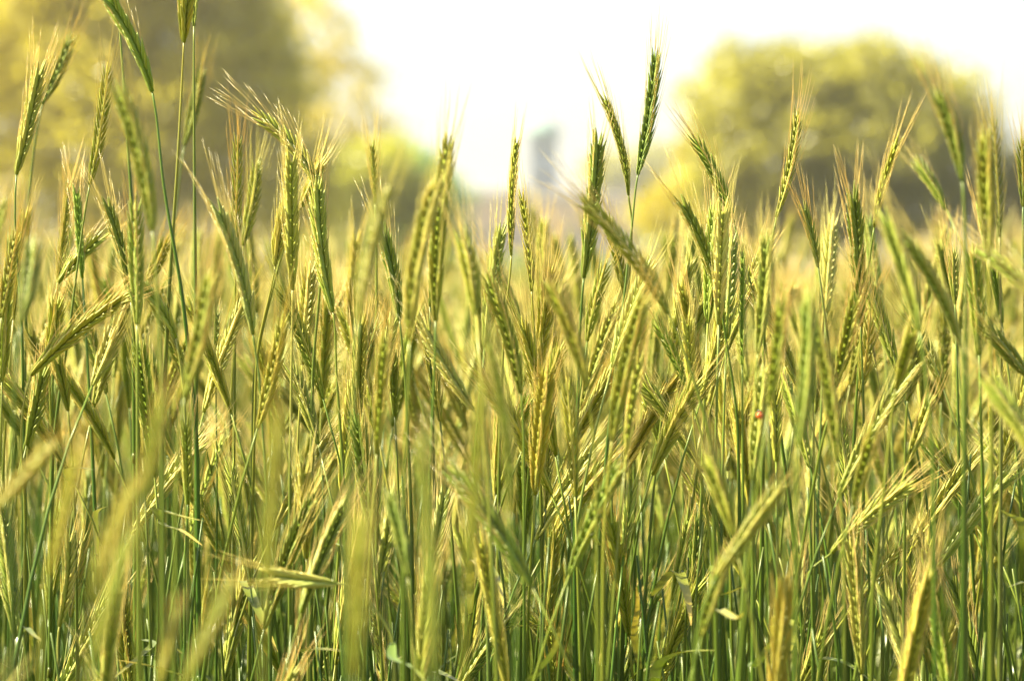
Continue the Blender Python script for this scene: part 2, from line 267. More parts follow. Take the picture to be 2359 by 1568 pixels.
# ------------------------------------------------------------------ the ears one can single out in the photograph
# ear base x y, ear tip x y (2359 px wide picture), distance, width, awn length, roll, bend, tone ; stem waypoints | label
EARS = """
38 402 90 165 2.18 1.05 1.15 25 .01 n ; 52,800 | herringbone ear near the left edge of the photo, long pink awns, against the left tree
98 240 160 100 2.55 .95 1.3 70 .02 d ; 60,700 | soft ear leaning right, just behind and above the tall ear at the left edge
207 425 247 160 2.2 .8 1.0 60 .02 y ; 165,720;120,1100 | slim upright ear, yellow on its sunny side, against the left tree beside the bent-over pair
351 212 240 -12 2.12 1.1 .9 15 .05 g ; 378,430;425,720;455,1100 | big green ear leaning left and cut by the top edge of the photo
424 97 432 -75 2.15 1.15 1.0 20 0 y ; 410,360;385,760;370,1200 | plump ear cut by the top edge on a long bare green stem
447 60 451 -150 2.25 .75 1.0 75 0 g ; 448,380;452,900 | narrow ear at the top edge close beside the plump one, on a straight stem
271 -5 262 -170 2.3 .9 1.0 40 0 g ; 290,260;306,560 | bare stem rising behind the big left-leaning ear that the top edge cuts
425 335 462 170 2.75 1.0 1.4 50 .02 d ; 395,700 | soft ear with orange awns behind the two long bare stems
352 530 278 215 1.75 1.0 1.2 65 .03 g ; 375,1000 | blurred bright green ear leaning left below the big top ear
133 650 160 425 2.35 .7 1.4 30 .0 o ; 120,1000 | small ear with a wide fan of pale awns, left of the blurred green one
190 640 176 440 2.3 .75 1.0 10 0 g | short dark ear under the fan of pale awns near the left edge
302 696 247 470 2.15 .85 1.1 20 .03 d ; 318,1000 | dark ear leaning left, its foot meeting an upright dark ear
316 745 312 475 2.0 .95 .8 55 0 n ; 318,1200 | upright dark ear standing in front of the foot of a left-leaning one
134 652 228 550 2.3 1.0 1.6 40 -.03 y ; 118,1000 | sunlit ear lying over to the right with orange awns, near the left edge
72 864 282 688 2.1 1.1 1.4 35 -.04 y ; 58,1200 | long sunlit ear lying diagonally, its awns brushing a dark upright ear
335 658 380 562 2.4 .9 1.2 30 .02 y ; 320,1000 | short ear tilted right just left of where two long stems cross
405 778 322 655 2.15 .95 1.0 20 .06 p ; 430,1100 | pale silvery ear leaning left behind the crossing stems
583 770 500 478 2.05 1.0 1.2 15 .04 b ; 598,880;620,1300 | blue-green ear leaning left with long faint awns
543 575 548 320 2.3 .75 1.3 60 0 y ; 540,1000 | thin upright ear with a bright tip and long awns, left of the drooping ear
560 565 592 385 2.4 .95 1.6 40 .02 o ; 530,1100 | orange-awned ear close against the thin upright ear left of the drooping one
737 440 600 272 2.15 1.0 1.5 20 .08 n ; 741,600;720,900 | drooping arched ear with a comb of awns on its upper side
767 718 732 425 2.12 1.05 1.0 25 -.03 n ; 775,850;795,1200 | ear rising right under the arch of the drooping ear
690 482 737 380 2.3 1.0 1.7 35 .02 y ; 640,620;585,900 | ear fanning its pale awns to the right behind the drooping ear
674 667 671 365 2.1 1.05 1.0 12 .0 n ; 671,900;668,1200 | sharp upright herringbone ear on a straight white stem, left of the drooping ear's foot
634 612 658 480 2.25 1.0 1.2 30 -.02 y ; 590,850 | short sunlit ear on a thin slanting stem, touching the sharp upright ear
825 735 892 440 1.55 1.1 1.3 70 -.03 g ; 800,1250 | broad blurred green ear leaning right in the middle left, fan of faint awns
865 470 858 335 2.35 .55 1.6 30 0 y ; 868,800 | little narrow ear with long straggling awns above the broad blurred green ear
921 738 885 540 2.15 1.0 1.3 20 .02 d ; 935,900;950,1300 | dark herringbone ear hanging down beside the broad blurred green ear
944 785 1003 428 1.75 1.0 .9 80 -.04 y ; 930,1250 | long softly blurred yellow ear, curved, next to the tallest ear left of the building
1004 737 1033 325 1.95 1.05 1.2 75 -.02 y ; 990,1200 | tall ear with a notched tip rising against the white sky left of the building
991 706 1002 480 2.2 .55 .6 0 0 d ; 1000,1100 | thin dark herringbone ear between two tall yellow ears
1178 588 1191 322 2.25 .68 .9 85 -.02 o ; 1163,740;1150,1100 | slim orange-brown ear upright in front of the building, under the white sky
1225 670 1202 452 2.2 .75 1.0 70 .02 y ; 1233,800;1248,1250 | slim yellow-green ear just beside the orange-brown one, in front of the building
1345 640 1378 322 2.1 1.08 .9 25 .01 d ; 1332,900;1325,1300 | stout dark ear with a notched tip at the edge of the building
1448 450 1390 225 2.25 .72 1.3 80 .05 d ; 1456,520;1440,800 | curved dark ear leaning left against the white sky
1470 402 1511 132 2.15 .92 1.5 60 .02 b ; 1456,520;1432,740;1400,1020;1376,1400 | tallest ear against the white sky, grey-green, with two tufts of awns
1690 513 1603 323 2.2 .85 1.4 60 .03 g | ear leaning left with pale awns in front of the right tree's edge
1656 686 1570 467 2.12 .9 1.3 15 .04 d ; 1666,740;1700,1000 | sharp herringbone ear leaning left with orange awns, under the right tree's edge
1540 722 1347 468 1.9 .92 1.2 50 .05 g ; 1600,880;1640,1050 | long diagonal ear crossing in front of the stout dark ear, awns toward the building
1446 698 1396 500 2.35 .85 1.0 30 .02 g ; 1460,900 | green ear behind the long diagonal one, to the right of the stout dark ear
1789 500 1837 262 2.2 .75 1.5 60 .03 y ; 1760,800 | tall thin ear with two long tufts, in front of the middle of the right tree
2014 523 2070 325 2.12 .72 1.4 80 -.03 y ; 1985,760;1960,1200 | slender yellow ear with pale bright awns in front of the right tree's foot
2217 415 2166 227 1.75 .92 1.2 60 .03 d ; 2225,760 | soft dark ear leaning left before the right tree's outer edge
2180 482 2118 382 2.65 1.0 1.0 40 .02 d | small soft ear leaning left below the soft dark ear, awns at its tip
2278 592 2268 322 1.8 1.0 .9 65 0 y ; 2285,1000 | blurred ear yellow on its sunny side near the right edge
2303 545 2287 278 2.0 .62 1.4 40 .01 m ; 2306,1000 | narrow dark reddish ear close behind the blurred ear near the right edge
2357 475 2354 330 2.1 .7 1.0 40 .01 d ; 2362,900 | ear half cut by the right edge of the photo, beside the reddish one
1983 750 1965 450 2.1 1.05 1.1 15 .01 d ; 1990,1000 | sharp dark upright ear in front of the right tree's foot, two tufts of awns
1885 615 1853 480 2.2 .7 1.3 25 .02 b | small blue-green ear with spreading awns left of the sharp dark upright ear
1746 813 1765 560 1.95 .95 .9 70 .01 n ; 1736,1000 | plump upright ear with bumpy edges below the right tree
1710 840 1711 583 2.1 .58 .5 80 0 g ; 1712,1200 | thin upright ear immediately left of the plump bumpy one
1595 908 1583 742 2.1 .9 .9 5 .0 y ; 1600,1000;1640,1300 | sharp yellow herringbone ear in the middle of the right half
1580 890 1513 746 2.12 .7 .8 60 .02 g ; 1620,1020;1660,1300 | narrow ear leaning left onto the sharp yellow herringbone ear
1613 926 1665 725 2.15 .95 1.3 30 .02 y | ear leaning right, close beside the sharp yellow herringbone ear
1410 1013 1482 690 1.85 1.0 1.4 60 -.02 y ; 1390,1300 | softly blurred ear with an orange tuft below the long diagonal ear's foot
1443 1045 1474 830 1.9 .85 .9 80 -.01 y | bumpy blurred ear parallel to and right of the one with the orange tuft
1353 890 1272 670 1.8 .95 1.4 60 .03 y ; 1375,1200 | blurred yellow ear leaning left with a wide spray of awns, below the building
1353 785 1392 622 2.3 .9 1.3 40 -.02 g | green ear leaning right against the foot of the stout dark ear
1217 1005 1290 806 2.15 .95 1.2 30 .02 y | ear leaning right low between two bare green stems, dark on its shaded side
1257 1170 1269 930 2.2 .75 .5 20 0 m ; 1250,1300;1246,1500 | greyish mauve ear on a straight white stem
1325 1142 1306 890 2.05 .8 1.0 40 .01 y | yellow ear with a shaded face right of the greyish mauve one
1178 1182 1122 770 1.5 .92 .4 85 .03 d ; 1190,1500 | long blurred grey-green ear, unlit, in the centre foreground
1200 905 1128 650 2.0 .98 1.1 60 .03 g ; 1207,1100 | soft green ear leaning left above the long blurred grey-green one
1090 942 980 750 2.03 .95 1.0 35 -.03 p ; 1115,1050 | pale ear leaning left, bright along its upper side, in the centre
1014 970 987 806 2.2 .85 .8 70 .01 n | upright green ear under the pale left-leaning ear
1097 725 1068 555 1.8 1.0 1.6 40 .02 y | blurred yellow ear with a brush of awns left of the building
1211 776 1132 598 2.5 .95 1.2 60 .02 n | soft ear leaning left right under the building
497 846 499 715 2.3 .55 .3 30 0 d ; 500,1100 | small narrow dark green ear on a thread-thin stem
425 912 480 650 1.7 .98 1.2 70 .02 y ; 405,1300 | blurred ear bumpy and bright on its left side, left middle of the photo
48 745 76 575 1.65 .95 .6 60 .02 d ; 30,1200 | blurred dark ear near the left edge below a sharp one
4 730 36 545 2.1 .8 1.3 60 .0 o ; -10,1100 | ear with orange tuft half hidden at the very left edge
108 820 131 710 2.15 .95 .8 30 .02 y | short yellow herringbone ear behind the long diagonal sunlit ear
62 1025 98 860 2.15 1.1 .8 20 .01 d | dark wide ear under the foot of the long diagonal sunlit ear
157 945 133 835 2.15 .9 .8 20 .01 d ; 175,1300 | dark small ear right under the middle of the diagonal sunlit ear
213 888 255 775 2.05 .95 1.1 70 .02 o | ear with an orange tuft just under the awns of the diagonal sunlit ear
910 958 903 816 2.2 .9 .9 10 .0 d | dark herringbone ear in the middle left, beneath the broad blurred green ear
868 1045 886 785 1.9 .85 1.2 80 .0 y | long yellow ear right beside a dark herringbone ear, middle left
820 918 866 752 2.3 .95 1.0 50 -.02 d | dark ear leaning right beneath the broad blurred green ear
594 985 650 745 2.02 .9 1.3 60 .02 y | sunlit ear with orange awns leaning right, left middle
706 1286 700 1085 2.03 1.05 1.0 15 .0 n ; 710,1500 | sharp herringbone ear standing low above the ear that lies flat
733 1022 672 850 2.1 .9 1.1 35 .02 d | dark ear leaning left under the sharp upright one on the white stem
433 1162 428 975 2.08 .85 .8 15 .0 n ; 426,1300 | sharp low ear above the green and white leaf
137 1442 160 1240 2.1 .95 .5 20 .03 p ; 134,1560 | pale silvery ear low at the left, in front of a brown one
163 1420 188 1245 2.2 .9 .6 60 .0 m | brown ear low at the left behind the pale silvery one
205 1385 310 1120 1.30 .95 .5 70 -.02 y ; 190,1700 | big blurred ear leaning right in the lower left foreground
212 1545 300 1235 1.22 .85 .4 70 -.02 y ; 190,1800 | big blurred ear crossing low at the left, under another blurred one
330 1160 372 930 1.35 .95 .5 80 .0 y ; 320,1500 | big blurred ear with a dark shaded side, lower left
110 1330 178 1040 1.42 .85 .5 75 .01 y ; 95,1600 | slim blurred yellow ear leaning right near the lower left corner
-25 1185 112 1035 1.5 1.0 .7 70 .0 y ; -60,1500 | blurred ear pointing in from the left edge at an angle
612 1370 640 960 1.22 .9 .2 80 .0 o ; 604,1700 | tall blurred brownish ear in front of the ear that lies flat
816 1560 832 1200 1.2 1.05 .7 80 .0 y ; 806,1900 | thickest blurred yellow ear rising from the bottom edge, left of the middle
1002 1560 968 1010 1.27 .85 .3 75 .01 n ; 1006,1900 | very long blurred ear rising from the bottom edge near the middle
1076 1370 1112 880 1.32 .85 .3 70 .0 y ; 1070,1700 | long blurred ear in the centre foreground, left of the grey-green one
940 1328 902 1150 1.7 .9 .3 70 .02 d ; 955,1600 | dull green blurred ear leaning left between two big blurred ones
775 1343 636 1327 1.92 1.1 1.9 15 -.01 p ; 815,1352;850,1385;905,1480 | ear lying almost flat with its awns streaming toward the left
420 1580 527 1352 1.28 .95 .6 70 .01 y ; 395,1800 | blurred yellow ear leaning right at the bottom edge, under the flat-lying ear's awns
368 1575 404 1420 1.4 .8 .4 70 .0 y ; 360,1800 | small blurred ear at the bottom edge, left of a longer blurred one
1652 1325 1792 1128 1.72 .92 .5 60 .0 y ; 1600,1520 | blurred ear lying diagonally in the lower right, pointing up to the right
1690 1232 1638 1075 1.75 1.0 1.2 60 .02 y | blurred ear leaning left that meets a diagonal one in the lower right
1616 1465 1660 1310 1.75 .8 .4 70 .0 y | lower blurred ear hanging under the crossing of two blurred ears
1312 1322 1420 1085 1.9 .95 .9 60 -.01 g | dark-sided ear leaning right low in the middle of the right half
1436 1282 1454 1125 2.12 .95 .8 10 .0 n | sharp herringbone ear low, right of centre
1420 1402 1410 1255 2.15 .9 .8 10 .0 d ; 1426,1560 | herringbone ear on a white stem near the bottom, right of centre
1593 1378 1604 1205 2.2 .9 .9 30 .0 d | dark green ear low in the right half, beside a bright one
1549 1380 1588 1190 2.1 .8 .6 70 .0 y | bright ear leaning right low in the right half, beside a dark green one
1916 1272 2086 1124 2.03 1.0 1.3 30 -.03 n ; 1860,1330 | long ear lying diagonally in the lower right, crossed by bare green stems
1953 1412 2076 1256 2.1 .65 .9 40 .0 o | thin straw-coloured ear lying diagonally at the lower right
1966 1162 2010 1005 1.85 .95 .8 70 .0 y | blurred sunlit ear leaning right just above the diagonal ear, lower right
2146 1546 2122 1370 2.1 1.05 1.3 15 .01 d | wide herringbone ear near the bottom right, awns spread to the left
2148 1338 2122 1232 2.12 .7 .7 50 .01 d | small dark ear above the wide herringbone ear near the bottom right
2118 762 2042 508 1.72 .98 1.2 65 .02 g ; 2150,1100 | blurred green ear leaning left below the right tree, front of a crossing pair
2173 893 2094 728 2.12 .9 .8 30 .02 n | sharp ear leaning left whose tip disappears behind a blurred green ear
2213 797 2080 548 1.82 .95 1.1 70 .05 b ; 2219,960;2225,1300 | blurred grey-green ear bending left on a long grey stem, right side
2256 815 2241 590 2.02 1.0 .9 30 .01 g | dark green ear with a wide lower end, near the right edge
2405 705 2278 588 1.85 1.0 1.5 50 .03 g | ear pointing in from the right edge with awns reaching far to the left
2372 872 2290 772 2.0 .95 .9 50 .0 d | dark ear slanting in from the right edge, below another slanting one
2200 700 2196 588 2.25 .7 1.3 30 .0 n | small upright ear with straight awns behind the blurred grey-green one
2122 745 2182 540 2.7 1.1 .8 70 .0 y | soft yellow ear leaning right behind the crossing pair at the right
2064 896 2098 768 1.85 .9 .5 75 .0 y ; 2040,1100;2010,1400 | blurred bright ear on a thick grey stem, right side
2091 922 2108 800 2.05 1.0 .7 20 .0 d ; 2085,1100 | short dark herringbone ear behind the blurred bright one on a grey stem
1840 1025 1862 690 1.65 .95 .6 60 .02 g ; 1834,1350 | big blurred green ear upright in the right half
1930 1062 1880 748 1.8 .9 .7 70 .02 n ; 1945,1300 | blurred ear leaning left next to the big blurred green one
1873 928 1866 800 2.15 .8 .6 15 .0 g ; 1875,1000 | small green ear on a white stem between two blurred ears
1982 902 2003 745 2.12 .8 1.6 40 .02 n ; 1965,1060;1950,1300 | sharp ear with long straight awns leaning right under the sharp dark upright ear
2017 845 1994 770 2.2 .6 .4 60 .0 m ; 2032,950;2042,1100 | tiny brown ear on a thread-thin bent stem
1925 890 1968 700 2.0 1.0 1.2 60 .01 y | sunlit ear leaning right, left of the sharp dark upright one
1788 1062 1786 895 2.1 .95 .8 5 .0 y | sharp yellow herringbone ear below the red ladybird
1733 1105 1758 860 1.92 .9 .5 60 .0 n | ear behind the red ladybird
2092 1065 2142 925 2.05 .85 .8 60 .0 y | ear leaning right beside a darker one at the middle right
1772 935 1800 705 1.75 .9 .9 70 .01 y | tall blurred sunlit ear under the right tree's middle
"""
LEAVES = """
355 1172 415 1190 470 1200 .008 .5
375 1212 420 1222 466 1256 .006 .35
150 1082 185 1077 216 1082 .006 1
218 1182 232 1172 247 1166 .004 1
1150 1441 1205 1442 1268 1438 .007 .3
1508 1532 1570 1500 1652 1497 .008 .35
1785 1416 1834 1440 1822 1500 .008 1
260 1530 310 1512 360 1508 .007 .2
400 1550 330 1530 262 1518 .006 .3
690 1500 740 1494 785 1498 .006 .15
1085 1282 1106 1305 1118 1342 .006 1
1362 1225 1361 1240 1364 1262 .003 1
2359 1200 2330 1190 2300 1172 .007 1
2368 1340 2345 1345 2322 1352 .006 .9
1560 1305 1585 1380 1592 1440 .009 .3
1880 1515 1950 1525 2010 1570 .010 .1
1650 1400 1700 1430 1720 1400 .006 .9
1640 1376 1680 1366 1712 1350 .004 1
360 1480 300 1530 262 1560 .005 .5
740 1240 765 1250 795 1258 .005 .1
1000 1545 1040 1560 1090 1590 .006 .4
1740 1540 1780 1480 1812 1455 .008 .4
1460 1460 1470 1400 1466 1350 .005 .8
900 1520 950 1535 985 1575 .006 .2
560 1330 600 1420 640 1500 .009 .2
1230 1560 1280 1500 1290 1440 .008 .2
2050 1590 2085 1500 2100 1440 .009 .3
55 1440 75 1462 95 1475 .006 .3
1115 1290 1150 1340 1160 1400 .008 .2
"""
def ground_under(p, tilt):
    return np.array([p[0]-tilt[0]*.16+random.uniform(-.02, .02), p[1]-tilt[1]*.1+random.uniform(-.02, .03), 0.0])
def make_stalk(loc, stem_mb, ear_mb, awn_mb, leaf_mbs, color):
    """Empty at the foot > stem, ear (> awns), each leaf"""
    root = bpy.data.objects.new('rye_stalk', None); col.objects.link(root); root.location = loc; root.empty_display_size = .05
    off = np.array(loc)
    def fin(mb, name, m, parent, base_off):
        mb.v = [v-base_off for v in mb.v]
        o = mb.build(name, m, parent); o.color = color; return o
    fin(stem_mb, 'stem', M['stem'], root, off)
    if ear_mb:
        e = fin(ear_mb, 'ear', M['ear'], root, off); fin(awn_mb, 'awns', M['awn'], e, off)
    for l in leaf_mbs: fin(l, 'leaf', M['leaf'], root, off)
    return root

stalks = []           # (root, stem points, label)
occ = []              # ears already standing: projected capsules for the visibility test
def capsule(base, tip, wf=1.0):
    a = proj(base); b = proj(tip); d = (a[2]+b[2])/2
    return (a[0], a[1], b[0], b[1], 5.5e-3*wf*FPX/d, d)
leaf_rows = [list(map(float, l.split())) for l in LEAVES.strip().splitlines()]
recs = []
for li, line in enumerate(EARS.strip().splitlines()):
    left, label = line.split('|'); label = label.strip()
    parts = left.split(';', 1)
    a = parts[0].split(); bx, by, tx, ty, d, wf, aw, roll, bend = map(float, a[:9]); tone = a[9]
    r = random.Random(li*13+5)
    way = None
    base = P(bx, by, d); dt = r.uniform(-.02, .02); tip = P(tx, ty, d+dt)
    L = np.linalg.norm(tip-base); ch = (tip-base)/L
    if d < 1.6: wf *= .72
    perp = np.array([ch[2], 0, -ch[0]])
    ctrl = (base+tip)/2 + perp*bend*L*2
    d0 = norm(ctrl-base)
    g = np.array([base[0]-d0[0]*.22+r.uniform(-.02, .02), base[1]+r.uniform(-.02, .04), 0.])
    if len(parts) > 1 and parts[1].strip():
        way = []
        for q in parts[1].split(';'):
            x, y = map(float, q.split(',')); way.append(P(x, y, d))
        k = way[-1]; pv = way[-2] if len(way) > 1 else base
        sl = (k[0]-pv[0])/max(.02, pv[2]-k[2])
        g = np.array([k[0]+sl*.10+r.uniform(-.01, .01), k[1]+.01, 0.])
    sp = stem_points(base, d0, g, way)
    eb, ab = ear_geometry(base, ctrl, tip, wf, aw, R(roll+r.uniform(-8, 8)), r)
    pale = .6 if 'white stem' in label else 0
    sm = stem_geometry(sp, r.uniform(.9, 1.15)*(.6 if 'thread' in label else 1), pale=pale)
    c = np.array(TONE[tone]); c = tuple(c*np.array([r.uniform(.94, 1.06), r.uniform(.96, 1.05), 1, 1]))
    recs.append(dict(g=g, sp=sp, sm=sm, e=eb, a=ab, leaves=[], color=c, label=label, d=d))
    occ.append(capsule(base, tip, wf))
# give each leaf of the photograph to the nearest stem in the sharp zone
for q in leaf_rows:
    best = None
    for rc in recs:
        if not 1.9 < rc['d'] < 2.4: continue
        for p in rc['sp'][2:]:
            x, y, f = proj(p); dd = abs(x-q[0])+.4*abs(y-q[1]-30)
            if best is None or dd < best[0]: best = (dd, rc, p)
    rc, p = best[1], best[2]; d = rc['d']
    pts = [P(q[0], q[1], d-.04), P(q[2], q[3], d-.09), P(q[4], q[5], d-.12)]
    if best[0] < 260:
        lo = p.copy(); pts = [lo]+pts
    t = np.linspace(0, 1, 8)
    rc['leaves'].append(leaf_geometry(pts, q[6], min(1, q[7]+.15), .25, r=random.Random(int(q[0]))))
for rc in recs:
    # lower leaves of the stalk itself, on the way to the ground
    r = random.Random(int(rc['g'][0]*1e4) & 65535)
    for _ in range(2):
        zz = r.uniform(.35, .85); i = int(np.argmin(abs(rc['sp'][:, 2]-zz))); s = rc['sp'][i]
        az = r.uniform(0, 6.28); dv = np.array([math.cos(az), math.sin(az)*.6, 0]); ll = r.uniform(.12, .2)
        pts = [s, s+dv*ll*.2+[0, 0, ll*.45], s+dv*ll*.6+[0, 0, ll*.6], s+dv*ll+[0, 0, ll*.25]]
        rc['leaves'].append(leaf_geometry(pts, r.uniform(.007, .010), r.uniform(.1, .7), .6, r=r))
    root = make_stalk(rc['g'], rc['sm'], rc['e'], rc['a'], rc['leaves'], rc['color'])
    obj_tag(root, rc['label'], 'rye stalk', 'rye stalks in the field')
    stalks.append(root)

# ------------------------------------------------------------------ the other stalks: a few kinds, copied one by one
def proto_geometry(seed, height, lean, sparse=False, simple=False):
    r = random.Random(seed)
    L = r.uniform(.075, .105); az = r.uniform(0, 6.28)
    ldir = np.array([math.cos(az), math.sin(az), 0])
    tipdir = norm(np.array([0, 0, 1.])+ldir*lean)
    base = np.array([0, 0, height-L])+ldir*lean*.10
    ctrl = base+tipdir*L*.5; tip = ctrl+norm(tipdir+ldir*lean*.5)*L*.5
    eb, ab = ear_geometry(base, ctrl, tip, r.uniform(.85, 1.1), r.uniform(.9, 1.4), r.uniform(0, 3.14), r, sparse=sparse)
    sp = stem_points(base, tipdir, np.array([0, 0, 0.]))
    sm = stem_geometry(sp, r.uniform(.9, 1.2), sides=5 if sparse else 6)
    lv = []
    for k in range(2):
        zz = [r.uniform(.30, .5), r.uniform(.52, .72)][k]
        if zz > height-L-.05: continue
        i = int(np.argmin(abs(sp[:, 2]-zz))); s = sp[i]
        a2 = r.uniform(0, 6.28); dv = np.array([math.cos(a2), math.sin(a2), 0]); ll = r.uniform(.12, .24)*.8; up = r.uniform(.75, 1.25)
        pts = [s, s+dv*ll*.15+[0, 0, ll*.45], s+dv*ll*.5+[0, 0, ll*up], s+dv*ll+[0, 0, ll*(up-.35)]]
        lv.append(leaf_geometry(pts, r.uniform(.005, .008), r.uniform(.02, .35), .8, r=r, seg=8))
    return eb, ab, sm, lv, base, tip
PH = [.98, 1.02, 1.06, 1.09, 1.12, 1.15, 1.17, 1.19, 1.21, 1.23, 1.25, 1.27, 1.29, 1.32, 1.34]
LEAN = [.35, .2, .55, .4, .15, .45, .3, .6, .12, .4, .5, .25, .32, .3, .15]
protos = []
for i, (h, ln) in enumerate(zip(PH, LEAN)):
    eb, ab, sm, lv, base, tip = proto_geometry(100+i, h, ln)
    protos.append(dict(ear=eb.build('ear', M['ear'], mesh_only=True), awns=ab.build('awns', M['awn'], mesh_only=True), stem=sm.build('stem', M['stem'], mesh_only=True),
                       leaves=[l.build('leaf', M['leaf'], mesh_only=True) for l in lv], base=base, tip=tip, h=h))
def place(pr, x, y, rz, s, color):
    root = bpy.data.objects.new('rye_stalk', None); col.objects.link(root)
    root.location = (x, y, 0); root.rotation_euler = (0, 0, rz); root.scale = (s, s, s); root.empty_display_size = .05
    def one(name, me, par):
        o = bpy.data.objects.new(name, me); col.objects.link(o); o.parent = par; o.color = color; return o
    one('stem', pr['stem'], root); e = one('ear', pr['ear'], root); one('awns', pr['awns'], e)
    for l in pr['leaves']: one('leaf', l, root)
    return root
def visible_share(c):
    x0, y0, x1, y1, w_, d = c; n = 9; ok = 0
    for k in range(n):
        t = k/(n-1); x = x0+(x1-x0)*t; y = y0+(y1-y0)*t
        if not (4 < x < 2355 and 4 < y < 1560): continue
        hid = False
        for (a0, b0, a1, b1, w2, d2) in occ:
            if d2 >= d: continue
            dx, dy = a1-a0, b1-b0; u = max(0, min(1, ((x-a0)*dx+(y-b0)*dy)/(dx*dx+dy*dy+1e-9)))
            if (x-a0-u*dx)**2+(y-b0-u*dy)**2 < w2*w2: hid = True; break
        ok += not hid
    return ok/n
NFILL = 172
fr = random.Random(21)
cands = []
occ_hand = list(occ)
while len(cands) < 480:
    d = fr.uniform(2.15**.5, 3.7**.5)**2 if fr.random() < .86 else fr.uniform(1.8, 2.4)
    x = fr.uniform(-.5, .5)*d*.343*1.02
    low = fr.random()
    top = CAM_H + (fr.gauss(-.05, .065) if low < .68 else fr.uniform(-.28, -.10))
    top = min(top, CAM_H+.05)
    pr = min(protos, key=lambda q: abs(q['h']-top)+fr.uniform(0, .035)); s = max(.9, min(1.08, top/pr['h'])); rz = fr.uniform(0, 6.28)
    if pr['h']*s > CAM_H+.055: continue
    cz, sz = math.cos(rz), math.sin(rz)
    def tr(p): return np.array([x+s*(p[0]*cz-p[1]*sz), d+s*(p[0]*sz+p[1]*cz), s*p[2]])
    c = capsule(tr(pr['base']), tr(pr['tip']))
    if d < 2.12 and c[3] < (1000 if d < 1.95 else 820): continue
    if c[3] < 500 and fr.random() < .5: continue
    if any(abs(q[0][5]-d) < .012 and abs(q[1]-x) < .012 for q in cands): continue
    tn = fr.choice('nnnyyyyggdpo')
    cands.append((c, x, d, rz, s, pr, tn))
cands.sort(key=lambda q: q[0][5])
vis = []
for q in cands:
    v = visible_share(q[0]); occ.append(q[0]); vis.append(v)
order = sorted(range(len(cands)), key=lambda i: -vis[i]*q[0][4])[:NFILL]
rest = [cands[i] for i in range(len(cands)) if i not in set(order)]
fills = [cands[i] for i in order]
# words that single each one out: what it looks like, where its ear stands, and its rank there from left to right
def where(c):
    x = (c[0]+c[2])/2
    return ['near the left edge', 'below the left tree trunk', 'below the left tree', 'below the low bushes', 'below the pink building', 'below the tower',
            'below the white sky gap', 'below the right tree', 'below the trees at right', 'near the right edge'][max(0, min(9, int(x/236)))]
def level(c):
    y = min(c[1], c[3]); return 'topmost row' if y < 700 else 'upper part' if y < 850 else 'mid height' if y < 1050 else 'lower part' if y < 1250 else 'bottom edge'
def look(c, tn):
    sx = c[2]-c[0]; ln = abs(c[3]-c[1]); foc = 'blurred' if (c[5] < 1.95 or c[5] > 2.9) else 'sharp'
    lean = 'upright' if abs(sx) < .12*ln else ('left-leaning' if sx < 0 else 'right-leaning')
    tw = {'n': 'green', 'y': 'yellow', 'g': 'green', 'd': 'dark', 'p': 'pale', 'o': 'straw'}[tn]
    return f'{foc} {tw} {lean} ear'
groups = {}
for q in fills:
    groups.setdefault((look(q[0], q[6]), where(q[0]), level(q[0])), []).append(q)
for (lk, wh, lv_), qs in groups.items():
    qs.sort(key=lambda q: q[0][0])
    for k, q in enumerate(qs):
        c, x, d, rz, s, pr, tn = q
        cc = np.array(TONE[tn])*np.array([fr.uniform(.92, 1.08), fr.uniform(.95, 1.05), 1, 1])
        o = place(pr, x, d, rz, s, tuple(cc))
        rank = '' if len(qs) == 1 else ['first ', 'second ', 'third ', 'fourth ', 'fifth ', 'sixth '][min(k, 5)]
        lab = f'{rank}{lk} {wh}, {lv_}' if not rank else f'{rank}of {len(qs)} {lk}s {wh}, {lv_}'
        obj_tag(o, lab, 'rye stalk', 'rye stalks in the field')

# ------------------------------------------------------------------ the rest of the crop, past counting: one object
src = bpy.data.collections.new('crop_sources')       # meshes the crop is made of; never linked to the scene
def joined(parts_, name):
    """several collected shapes with their materials in one mesh"""
    mb = MB(); mats = []; idx = []
    for m_, k in parts_:
        if k not in mats: mats.append(k)
        base = len(mb.f)
        for v_, c_ in zip(m_.v, m_.c): pass
        n0 = mb.n; mb.v += m_.v; mb.c += m_.c; mb.f += [tuple(i+n0 for i in f) for f in m_.f]; mb.n += m_.n
        idx += [mats.index(k)]*(len(mb.f)-base)
    me = mb.build(name, [M[k] for k in mats], mesh_only=True); me.polygons.foreach_set('material_index', idx)
    return me
kinds = []
for i, (h, ln) in enumerate([(1.05, .3), (1.12, .1), (1.17, .45), (1.20, .2), (1.24, .55), (1.27, .15), (1.30, .35), (1.34, .2)]):
    eb, ab, sm, lv, _, _ = proto_geometry(300+i, h, ln)
    me = joined([(eb, 'ear'), (ab, 'awn'), (sm, 'stem')]+[(l, 'leaf') for l in lv], 'crop_stalk')
    o = bpy.data.objects.new(f'crop_stalk_{i:02d}', me); src.objects.link(o)
clump_r = random.Random(4)
for i in range(3):         # clumps for the far field
    pts_ = []
    allp = []
    for k in range(14):
        eb, ab, sm, lv, _, _ = proto_geometry(500+i*20+k, clump_r.uniform(1.06, 1.29), clump_r.uniform(.1, .5), sparse=True)
        off = np.array([clump_r.uniform(-.25, .25), clump_r.uniform(-.25, .25), 0])
        for m_ in [eb, ab, sm]+lv: m_.v = [v+off for v in m_.v]
        allp += [(eb, 'ear'), (ab, 'awn'), (sm, 'stem')]+[(l, 'leaf') for l in lv]
    me = joined(allp, 'crop_clump'); o = bpy.data.objects.new(f'crop_stalk_{8+i:02d}', me); src.objects.link(o)
